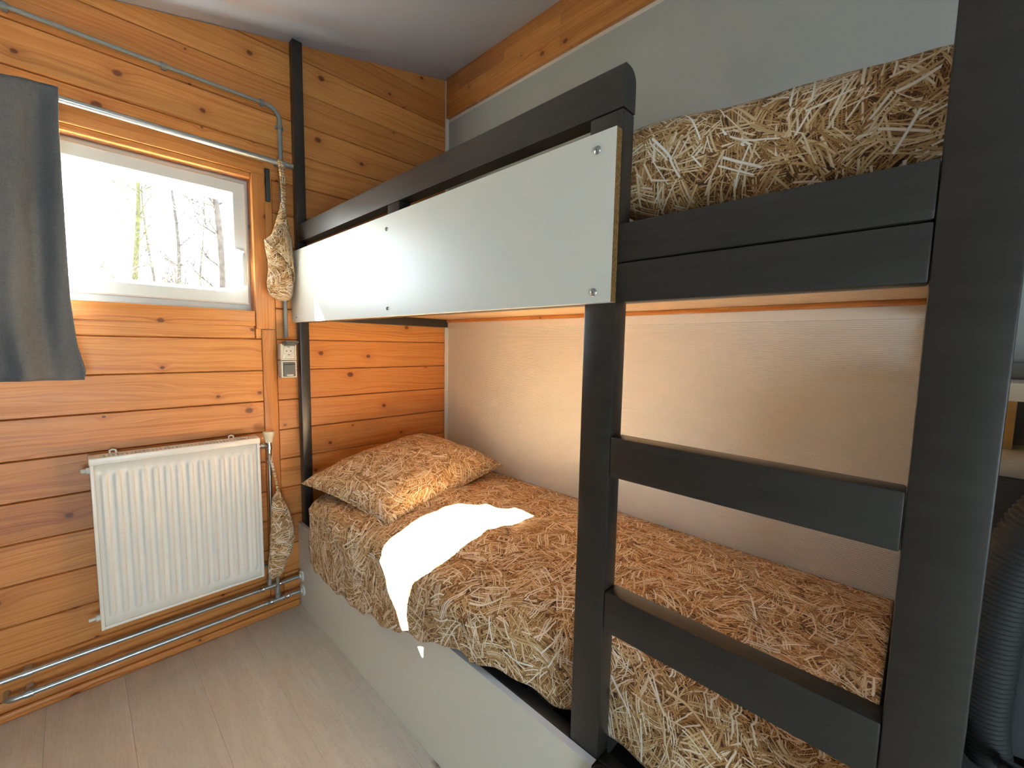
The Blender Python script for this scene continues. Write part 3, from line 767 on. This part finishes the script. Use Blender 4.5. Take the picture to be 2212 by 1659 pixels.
# ------------------------------------------------------------------ curtain, rod, conduit
def curtain():
    nx, nz = 110, 60; P = np.zeros((nx, nz, 3))
    for i in range(nx):
        s = i/(nx-1)
        for j in range(nz):
            t = j/(nz-1)
            z = 1.090+(1.974-1.090)*t
            xr = ip(z, [1.09, 1.12, 1.2, 1.35, 1.6, 1.85, 1.97], [-1.512, -1.508, -1.522, -1.530, -1.528, -1.527, -1.522])
            x = xr-(1-s)*.62
            amp = .026*(1-.35*t)
            y = -.100+amp*math.sin((1-s)*23+.5*math.sin(z*3))-.008*math.sin((1-s)*51+z*4)
            y += .006*fbm((x*3, z*2.4, 0), 2.2, 3, 5)-.012*(1-t)*s
            zz = z+.010*math.sin((1-s)*20+.6)*(t-.2)-.012*s*t
            if t > .9: y += (-.100-y)*(t-.9)*5
            P[i, j] = (x, y, zz)
    o = grid_mesh('curtain', P, MT['linen'], None, .0025)
    return tag(o, 'grey linen curtain hanging from the steel rod at the window', 'curtain')
curtain()
rod = thing('curtain_rod', 'zinc curtain rod above the window', 'curtain rod')
tube('rod_tube', [(-2.3, -.068, 1.948), (-.852, -.068, 1.948)], .0105, MT['zinc'], rod, 20)
plab(box('bracket', (-.942, -.0215, 1.80), (-.926, -.0185 if False else -.0075, 1.93), MT['cab_dark'], rod, .001), 'dark backing plate')
tube('bracket', [(-.8975, -.0012, 1.958), (-.8975, -.058, 1.958)], .006, MT['greyclip'], rod)
bm = bmesh.new(); bm_disc_lathe(bm, (-.903, -.068, 1.948), (1, 0, 0), [(0, .0145), (.020, .0145)], 20); from_bm('bracket_clip', bm, MT['greyclip'], rod, auto=40)
tube('bracket', [(-2.2, -.0012, 1.948), (-2.2, -.058, 1.948)], .006, MT['greyclip'], rod)
cd = thing('cable_conduit', 'grey plastic cable conduit bent down to the double socket', 'cable conduit')
cy = -.0125
path = [(XL+.01, cy, 2.186), (-.930, cy, 2.186)]+arc((-.930, cy, 2.136), .050, PI/2, 0, (1, 0, 0), (0, 0, 1), 8)+[(-.8795, cy, 1.24)]
tube('conduit_pipe', path, .0085, MT['greypvc'], cd, 14)
for x_ in (-2.1, -1.62, -1.255, -.945):
    bm = bmesh.new(); bm_disc_lathe(bm, (x_-.007, cy, 2.186), (1, 0, 0), [(0, .0118), (.014, .0118)], 16); bm_box(bm, (x_-.006, -.006, 2.174), (x_+.006, -.0008, 2.198), .001); from_bm('clip', bm, MT['greyclip'], cd, auto=40)
for z_ in (2.112, 1.40):
    bm = bmesh.new(); bm_disc_lathe(bm, (-.8795, cy, z_-.006), (0, 0, 1), [(0, .0118), (.012, .0118)], 16); bm_box(bm, (-.896, -.006, z_-.006), (-.863, -.0008, z_+.006), .001); from_bm('clip', bm, MT['greyclip'], cd, auto=40)
# double socket
so = thing('wall_socket', 'surface-mounted double socket with the upper lid flipped open', 'socket')
sx0, sx1 = -.916, -.8535
for z0, z1 in ((1.1415, 1.212), (1.066, 1.1395)):
    bm = bmesh.new(); bm_box(bm, (sx0, -.050, z0), (sx1, -.0078, z1), .005, 3)
    from_bm('housing', bm, MT['case_plastic'], so, auto=40)
fr_ = ring_prof('rim', sx0, sx1, 1.1415, 1.212, [(0, -.050), (.001, -.056), (.005, -.058), (.007, -.056), (.007, -.050)], MT['white_plastic'], so)
ring_prof('rim', sx0, sx1, 1.066, 1.1395, [(0, -.050), (.001, -.056), (.005, -.058), (.007, -.056), (.007, -.050)], MT['white_plastic'], so)
box('insert', (sx0+.008, -.0545, 1.149), (sx1-.008, -.0502, 1.203), MT['white_plastic'], so, .001)
bm = bmesh.new(); cxs = (sx0+sx1)/2; czs = 1.182
bm_disc_lathe(bm, (cxs, -.0545, czs), (0, -1, 0), [(0, .0215), (.003, .0215), (.0035, .0205), (.0033, .0190), (.0012, .0180), (.0010, 0)], 32)
from_bm('socket_ring', bm, MT['white_plastic'], so, auto=30)
for dx in (-.0085, .0085): lathe('pin_hole', (cxs+dx, -.0556, czs-.001), (0, -1, 0), [(0, .0024), (.0006, .0024), (.0007, 0)], MT['black'], so, 12)
for dz in (-.0165, .0165): box('earth_contact', (cxs-.0035, -.0582, czs+dz-.0016), (cxs+.0035, -.0556, czs+dz+.0016), MT['grey_plastic'], so, 0)
box('lid_catch', (cxs-.014, -.060, 1.1505), (cxs+.014, -.0548, 1.1565), MT['white_plastic'], so, .0015)
bm = bmesh.new(); bm_box(bm, (-.0265, -.050, -.004), (.0265, 0, .004), .003, 2); bm_box(bm, (-.022, -.044, -.009), (.022, -.006, -.0035), .003, 2)
bmesh.ops.transform(bm, matrix=Matrix.Translation((cxs, -.056, 1.210)) @ Matrix.Rotation(math.radians(-14), 4, 'X'), verts=bm.verts)
plab(from_bm('lid', bm, MT['grey_plastic'], so, auto=40), 'open grey lid')
bm = bmesh.new(); bm_box(bm, (sx0+.0075, -.0625, 1.0725), (sx1-.0075, -.0502, 1.1235), .003, 3); bm_box(bm, (sx0+.0075, -.0605, 1.125), (sx1-.0075, -.0502, 1.1325), .0015)
plab(from_bm('lid', bm, MT['grey_plastic'], so, auto=40), 'closed grey lid')
box('lid_catch', (cxs-.014, -.0665, 1.0745), (cxs+.014, -.0628, 1.0812), MT['white_plastic'], so, .0015)

# ------------------------------------------------------------------ radiator
ra = thing('radiator', 'white ribbed panel radiator under the window', 'radiator')
RX0, RX1, RZ0, RZ1, RY = -1.515, -1.018, .232, .828, -.090
nf = 14; pit_ = .0333; fx0 = (RX0+RX1)/2-nf*pit_/2
xs = [RX0+.008]; hs = [0]
for k in range(nf):
    a = fx0+k*pit_
    for d, h_ in ((.005, 0), (.0085, .35), (.011, .9), (.0125, 1), (.0205, 1), (.022, .9), (.0245, .35), (.028, 0)):
        xs.append(a+d); hs.append(h_)
xs.append(RX1-.008); hs.append(0)
zs = [RZ0+.006, RZ0+.036, RZ0+.042, RZ0+.050, RZ0+.058, .5, RZ1-.078, RZ1-.070, RZ1-.062, RZ1-.056, RZ1-.022]
ez = [0, 0, .3, .85, 1, 1, 1, .85, .3, 0, 0]
P = np.zeros((len(xs), len(zs), 3))
for i, x_ in enumerate(xs):
    for j, z_ in enumerate(zs): P[i, j] = (x_, RY+.007-.0095*hs[i]*ez[j], z_)
grid_mesh('front_panel', P, MT['rad'], ra, -.0015)
bm = bmesh.new()
for a, b_ in (((RX0, RY-.004, RZ0), (RX0+.010, -.030, RZ1-.012)), ((RX1-.010, RY-.004, RZ0), (RX1, -.030, RZ1-.012)), ((RX0, RY-.002, RZ0), (RX1, RY+.012, RZ0+.009))): bm_box(bm, a, b_, .002)
from_bm('side_cover', bm, MT['rad'], ra, auto=40)
box('rear_panel', (RX0+.012, -.046, RZ0+.01), (RX1-.012, -.030, RZ1-.03), MT['rad'], ra, .002)
bm = bmesh.new()
bm_box(bm, (RX0-.002, RY-.006, RZ1-.024), (RX1+.002, RY+.010, RZ1), .004, 3)
bm_box(bm, (RX0-.002, -.040, RZ1-.014), (RX1+.002, -.026, RZ1), .002)
bm_box(bm, (RX0-.002, RY+.008, RZ1-.010), (RX0+.032, -.036, RZ1), .001); bm_box(bm, (RX1-.032, RY+.008, RZ1-.010), (RX1+.002, -.036, RZ1), .001)
from_bm('top_cover', bm, MT['rad'], ra, auto=40)
bm = bmesh.new(); nb = 38
for i in range(nb+1):
    x_ = RX0+.032+(RX1-RX0-.064)*i/nb; bm_box(bm, (x_-.0032, RY+.006, RZ1-.009), (x_+.0032, -.034, RZ1-.001))
bm_box(bm, (RX0+.030, -.060, RZ1-.0095), (RX1-.030, -.054, RZ1-.0015))
tag(from_bm('grille', bm, MT['rad'], ra), kind='stuff')
box('dark_core', (RX0+.014, RY+.012, RZ0+.05), (RX1-.014, -.050, RZ1-.04), MT['grey_plastic'], ra, 0)
for x_ in (-1.455, -1.105):
    tube('hook', [(x_-.008, -.036, RZ1), (x_-.008, -.034, RZ1+.009), (x_, -.033, RZ1+.012), (x_+.008, -.034, RZ1+.009), (x_+.008, -.036, RZ1)], .003, MT['rad'], ra, 8)
    box('wall_bracket', (x_-.012, -.0295, RZ0+.08), (x_+.012, -.0005, RZ1-.05), MT['zinc'], ra, .001)
lathe('bleed_valve', (RX0, -.060, RZ1-.045), (-1, 0, 0), [(0, .011), (.008, .011), (.009, .007), (.020, .007), (.022, .004)], MT['white_plastic'], ra, 6)
lathe('end_plug', (RX0, -.060, RZ0+.035), (-1, 0, 0), [(0, .011), (.010, .011), (.012, .006), (.028, .006), (.030, .003)], MT['white_plastic'], ra, 12)
VX, VY = -.976, -.062
lathe('union_nut', (RX1, VY, RZ1-.047), (1, 0, 0), [(0, .008), (.010, .008), (.011, .012), (.024, .012), (.025, .008), (.036, .008)], MT['chrome'], ra, 6)
vb = lathe('valve_body', (VX, VY, .705), (0, 0, 1), [(0, .010), (.010, .012), (.022, .0125), (.024, .009), (.060, .009), (.062, .012), (.078, .012), (.079, .009), (.098, .009)], MT['chrome'], ra, 16)
lathe('valve_knob', (VX, VY, .797), (0, 0, 1), [(0, .014), (.012, .0155), (.036, .022), (.042, .0235), (.046, .022), (.047, .012), (.0465, 0)], MT['cream_knob'], ra, 10)
# heating pipes along the wall
def hpipe(z, y, x0, lab, tee_x, elbow=False):
    o = thing('heating_pipe', lab, 'pipe')
    pts = [(x0, y, z), (-.852, y, z)]
    if elbow: pts = [(x0-.018, -.001, z), (x0-.018, y+.022, z)]+arc((x0+.004, y+.022, z), .022, PI, PI*1.5, (1, 0, 0), (0, 1, 0), 6)+[(-.852, y, z)]
    tube('pipe_tube', pts, .0088, MT['zinc'], o, 16)
    for a in (tee_x-.046, tee_x+.020):
        lathe('fitting', (a, y, z), (1, 0, 0), [(0, .0108), (.003, .0120), (.006, .0106), (.020, .0106), (.023, .0120), (.026, .0108)], MT['chrome'], o, 16)
    lathe('fitting', (tee_x-.022, y, z), (1, 0, 0), [(0, .0102), (.044, .0102)], MT['zinc'], o, 16)
    lathe('rosette', (-.8515, y, z), (-1, 0, 0), [(0, .027), (.002, .0275), (.007, .022), (.008, .012), (.012, .0115)], MT['white_plastic'], o, 28)
    for a in (-1.688, -2.3) if not elbow else (-1.688,):
        lathe('pipe_clip', (a-.010, y, z), (1, 0, 0), [(0, .0115), (.020, .0115)], MT['zinc'], o, 16)
        box('clip_plate', (a-.009, y+.010, z-.006), (a+.009, -.001, z+.006), MT['zinc'], o, .001)
    return o
up_ = hpipe(.150, -.040, XL+.002, 'upper zinc heating pipe running low along the pine wall', -.985)
lathe('riser_joint', (-.985, -.040, .160), (0, 0, 1), [(0, .0105), (.028, .0105), (.029, .0088), (.034, .0088)], MT['zinc'], up_, 16)
tube('riser', [(-.985, -.040, .19), (-.985, -.040, .225), (-.990, -.046, .250), (-1.02, -.056, .262)], .0072, MT['zinc'], up_)
lo_ = hpipe(.086, -.052, -1.720, 'lower zinc heating pipe just above the skirting', -.958, True)
lathe('riser_joint', (-.958, -.052, .096), (0, 0, 1), [(0, .0105), (.012, .0105), (.014, .0125), (.018, .0125), (.020, .0102), (.050, .0102)], MT['zinc'], lo_, 16)
tube('riser', [(-.958, -.052, .14), (-.960, -.063, .20), (-.968, VY, .30), (VX, VY, .42), (VX, VY, .706)], .0075, MT['chrome'], lo_)

# ------------------------------------------------------------------ hanging straw-print bags
def sack(name, rows, yc, lab, seed, flap=None, extra=None, rel=0):
    """rows: (z, x_left, x_right, half thickness)"""
    R = np.array(rows, float); n = 54; m_ = 30
    zs_ = np.linspace(R[0, 0], R[-1, 0], n); vs = []; uvs = []; fs = []
    o_ = np.argsort(R[:, 0]); RR = R[o_]
    for i, z in enumerate(zs_):
        xl = np.interp(z, RR[:, 0], RR[:, 1]); xr = np.interp(z, RR[:, 0], RR[:, 2]); th = np.interp(z, RR[:, 0], RR[:, 3])
        cx = (xl+xr)/2; hw = (xr-xl)/2
        for k in range(m_):
            a = 2*PI*k/m_; ca, sa = math.cos(a), math.sin(a)
            x_ = cx+hw*math.copysign(abs(ca)**.8, ca); y_ = yc+th*math.copysign(abs(sa)**.8, sa)
            f = fbm((x_*1.5, z*.9, sa*.02), 18, 3, seed)*.006*min(1, hw/.02)
            y_ += f+.004*math.sin(z*60+x_*90)*min(1, hw/.03)*(1 if sa < 0 else .3)
            vs.append((x_+f*.25*ca, y_, z)); uvs.append((k/m_*2*(hw+th)*1.6, z))
    for i in range(n-1):
        for k in range(m_):
            a = i*m_+k; b = i*m_+(k+1) % m_; fs.append((a, b, b+m_, a+m_))
    fs.append(tuple(range(m_))[::-1]); fs.append(tuple(range((n-1)*m_, n*m_)))
    root = empty(name); tag(root, lab, 'bag')
    link_mesh('sack', vs, fs, MT['bag'], root, True, uvs)
    return root
MT['bag'] = straw('straw_print_bag', .6, .05)
def strap(root, pts, w_, th_=.003):
    C = resample(pts, 40); vs = []; fs = []; uvs = []
    for i, p in enumerate(C):
        a = .5*math.sin(i*.5)
        for dx, dy in ((-w_, -th_), (w_, -th_), (w_, th_), (-w_, th_)):
            vs.append((p[0]+dx*math.cos(a)-dy*math.sin(a), p[1]+dy*math.cos(a)+dx*math.sin(a)*.5, p[2])); uvs.append((dx+i*.001, p[2]))
    for i in range(len(C)-1):
        for k in range(4):
            a = i*4+k; b = i*4+(k+1) % 4; fs.append((a, b, b+4, a+4))
    fs.append((3, 2, 1, 0)); e = (len(C)-1)*4; fs.append((e, e+1, e+2, e+3))
    return link_mesh('strap', vs, fs, MT['bag'], root, True, uvs)
yb_ = -.050
SH = lambda x: -1.528+(x+1.528)*(2.0266-.050)/(2.0266-.100)
b1 = sack('drawstring_bag', [(z_, SH(a_), min(SH(b_), -.857), t_*.75) for z_, a_, b_, t_ in [(1.80, -.913, -.897, .008), (1.76, -.920, -.893, .011), (1.71, -.936, -.888, .017), (1.66, -.950, -.880, .022), (1.632, -.978, -.874, .026), (1.60, -.974, -.869, .028), (1.55, -.966, -.865, .030), (1.49, -.970, -.864, .031), (1.44, -.974, -.869, .029), (1.415, -.966, -.878, .022), (1.400, -.945, -.890, .012), (1.393, -.930, -.902, .005)]],
          yb_, 'straw-print cloth bag hanging from the curtain rod', 2)
strap(b1, [(-.887, -.050, 1.80), (-.892, -.060, 1.86), (-.906, -.083, 1.93), (-.910, -.084, 1.955), (-.909, -.068, 1.9645)], .0055)
strap(b1, [(-.884, -.050, 1.80), (-.884, -.058, 1.86), (-.897, -.083, 1.93), (-.905, -.084, 1.955), (-.907, -.068, 1.9645)], .0050)
# folded flap with a rolled hem across the front
def flap(root):
    A = resample([(SH(x), y+.052, z) for x, y, z in [(-.980, -.118, 1.632), (-.965, -.132, 1.606), (-.930, -.136, 1.585), (-.900, -.136, 1.545), (-.878, -.130, 1.510), (-.878, -.120, 1.475)]], 26)
    Bq = resample([(SH(x), y+.052, z) for x, y, z in [(-.958, -.112, 1.655), (-.940, -.120, 1.68), (-.915, -.120, 1.71), (-.896, -.118, 1.70), (-.878, -.118, 1.64), (-.875, -.112, 1.56)]], 26)
    P = np.zeros((26, 12, 3))
    for i in range(26):
        for j in range(12):
            t = j/11; p = A[i]*(1-t)+Bq[i]*t; P[i, j] = p+np.array([0, -.006*math.sin(PI*t)-.004*fbm(p, 30, 2, 3), 0])
    grid_mesh('flap', P, MT['bag'], root, .003)
    t_ = tube('flap_hem', [tuple(a+np.array([0, -.0015, 0])) for a in A], .0035, MT['bag'], root, 6)
    ul = t_.data.uv_layers.new(name='UVMap')
    for lp in t_.data.loops:
        co = t_.data.vertices[lp.vertex_index].co; ul.data[lp.index].uv = (co.x, co.z)
flap(b1)
b2 = sack('drawstring_bag', [(.600, -.968, -.956, .006), (.57, -.982, -.946, .011), (.53, -.990, -.932, .016), (.48, -.992, -.915, .020), (.43, -.994, -.903, .022), (.37, -.999, -.902, .023), (.33, -1.003, -.912, .021), (.30, -1.006, -.926, .019), (.26, -1.008, -.944, .016), (.235, -1.006, -.952, .012), (.222, -.998, -.964, .006)],
          -.112, 'straw-print cloth bag hanging from the radiator valve', 6)
strap(b2, [(-.962, -.112, .60), (-.968, -.100, .66), (-.976, -.086, .72), (-.977, -.083, .748)], .0050)

# ------------------------------------------------------------------ foot end: shelf unit and office chair
sh = thing('shelf_unit', 'dark grey shelf unit with pale shelves beyond the foot of the bunk', 'shelf')
SY0, SY1 = -3.1, -2.11
box('back_panel', (-.030, SY0, .0), (-.012, SY1, 1.204), MT['cab_dark'], sh, .001)
plab(box('top_strip', (-.060, SY0, 1.170), (-.031, SY1, 1.206), MT['greyclip'], sh, .001), 'olive grey top strip')
box('shelf_board', (-.26, SY0, 1.134), (-.031, SY1, 1.1695), MT['shelf'], sh, .001)
box('shelf_board', (-.26, SY0, .984), (-.031, SY1, 1.018), MT['shelf'], sh, .001)
box('cabinet_body', (-.30, SY0, .0), (-.031, SY1, .9835), MT['cab_dark'], sh, .002)
plab(box('shelf_support', (-.12, -2.172, 1.019), (-.09, -2.120, 1.1335), MT['wood_block'], sh, .001), 'light wood support block')
ch = thing('office_chair', 'black ribbed office chair with a metal armrest beyond the foot of the bunk', 'chair')
def chair_back():
    # back leaning away from the camera side; edges wrapped in ribbed fabric
    zs_ = np.linspace(.50, 1.08, 90)
    prof = resample([(.50, -2.140, .030), (.58, -2.128, .031), (.67, -2.126, .032), (.78, -2.126, .034), (.88, -2.136, .035), (.95, -2.152, .034), (1.02, -2.185, .030), (1.08, -2.25, .026), (1.10, -2.34, .024), (1.10, -2.45, .024)], 360)
    for mirror in (0, 1):
        pts = []; rs = []
        for i, (z, y, r) in enumerate(prof):
            yy = y-.02; yy = yy if not mirror else -4.90-yy
            pts.append((-.42+.10*(z-.5)*-.9, yy, z)); rs.append(r+(.0012 if i % 4 < 2 else -.0012))
        tube('ribbed_edge', pts, rs, MT['ribbed'], ch, 14)
    P = np.zeros((20, 20, 3))
    for i in range(20):
        for j in range(20):
            y = -2.16-.58*i/19; z = .52+.56*j/19
            P[i, j] = (-.415+.10*(z-.5)*-.9+.04*(1-((i-9.5)/9.5)**2), y, z)
    grid_mesh('back_panel', P, MT['chairgrey'], ch, .012)
chair_back()
bm = bmesh.new(); bm_box(bm, (-.40, -2.70, .42), (-.05 if False else -.31+.0, -2.20, .49), .02, 3)
from_bm('seat', bm, MT['chairgrey'], ch, auto=60)
bm = bmesh.new(); bm_tube(bm, [(-.46, -2.17, .53), (-.58, -2.185, .60), (-.62, -2.20, .63), (-.60, -2.20, .66)], .012, 10)
plab(from_bm('armrest', bm, MT['chrome'], ch, auto=60), 'metal armrest bar')
tube('gas_lift', [(-.37, -2.45, .09), (-.37, -2.45, .42)], .025, MT['black'], ch)
for k in range(5):
    a = 2*PI*k/5+.3; ex, ey = -.37+.24*math.cos(a)*.0, 0
for k in range(5):
    a = 2*PI*k/5+.3; c, s = math.cos(a)*.24, math.sin(a)*.24
    tube('base_arm', [(-.37 if False else -.38, -2.45, .10), (-.38+c*.28, -2.45+s, .07)], [.02, .012], MT['black'], ch, 8)
    lathe('caster', (-.38+c*.28-.012, -2.45+s, .026), (1, 0, 0), [(0, .022), (.002, .026), (.022, .026), (.024, .022)], MT['black'], ch, 16)

# ------------------------------------------------------------------ outdoors
struct(box('ground', (-14, .16, -.62), (16, 26, -.5), MT['soil'], None, bev=0))
bpy.data.objects['ground'].name = 'ground'
rng = random.Random(11)
def tree(base, h, r0, lean, m, lab, nbr=26, spread=1.0, seed=0):
    rg = random.Random(seed)
    root = thing('bare_tree', lab, 'tree')
    pts = []; rs = []; p = Vector(base)
    n = 14
    for i in range(n+1):
        t = i/n; pts.append(Vector(base)+Vector((lean[0]*t+.10*math.sin(t*7+seed), lean[1]*t+.08*math.cos(t*5+seed), h*t))); rs.append(max(.008, r0*(1-.85*t)))
    tube('trunk', pts, rs, m, root, 8)
    bm = bmesh.new()
    def br(p, d, L, r, lev):
        q = [p]; rr = [r]; dd = d.copy()
        for k in range(5):
            dd = (dd+Vector((rg.uniform(-.3, .3), rg.uniform(-.3, .3), rg.uniform(-.12, .28)))).normalized()
            q.append(q[-1]+dd*L/5); rr.append(r*(1-.17*(k+1)))
            if lev < 2 and k > 0:
                for _ in range(2 if lev == 0 else 1):
                    e = (dd+Vector((rg.uniform(-1, 1), rg.uniform(-1, 1), rg.uniform(-.3, .7)))).normalized(); br(q[-1], e, L*.5, r*.5, lev+1)
        bm_tube(bm, q, rr, 4, False)
    for i in range(nbr):
        t = rg.uniform(.12, .98); k = int(t*n); a = rg.uniform(0, 2*PI)
        d = Vector((math.cos(a), math.sin(a), rg.uniform(.1, .9))).normalized()
        br(pts[k].copy(), d, spread*rg.uniform(.6, 1.7)*(1.1-.5*t), rs[k]*.32, 0)
    tag(from_bm('branches', bm, m, root), kind='stuff')
# placed by direction from the window: (slope x/y from the viewpoint, distance)
TR = [(.083, 9.8, .09, 'moss', 'mossy bare tree alone near the middle of the window view'),
      (.137, 12.8, .09, 'bark', 'thin forked bare tree between the mossy trunk and the thick right-hand trunk'),
      (.200, 6.6, .095, 'bark', 'thick bare tree nearest the window handle'),
      (.110, 16.5, .07, 'bark', 'slender far bare tree just right of the mossy one'),
      (.172, 20, .10, 'moss', 'far mossy tree just left of the thick right-hand trunk'),
      (-.045, 6.0, .028, 'bark', 'slight bare tree whose twigs reach in beside the curtain')]
for i, (sx_, dist, r0, mm, lab) in enumerate(TR):
    bx = -1.528+sx_*(dist+2.03); tree((bx, dist, -.5), rng.uniform(6.5, 8.5), r0, (rng.uniform(-.3, .3), rng.uniform(-.3, .3)), MT[mm], lab, 44 if i != 5 else 30, .7 if i != 5 else 1.0, i+3)
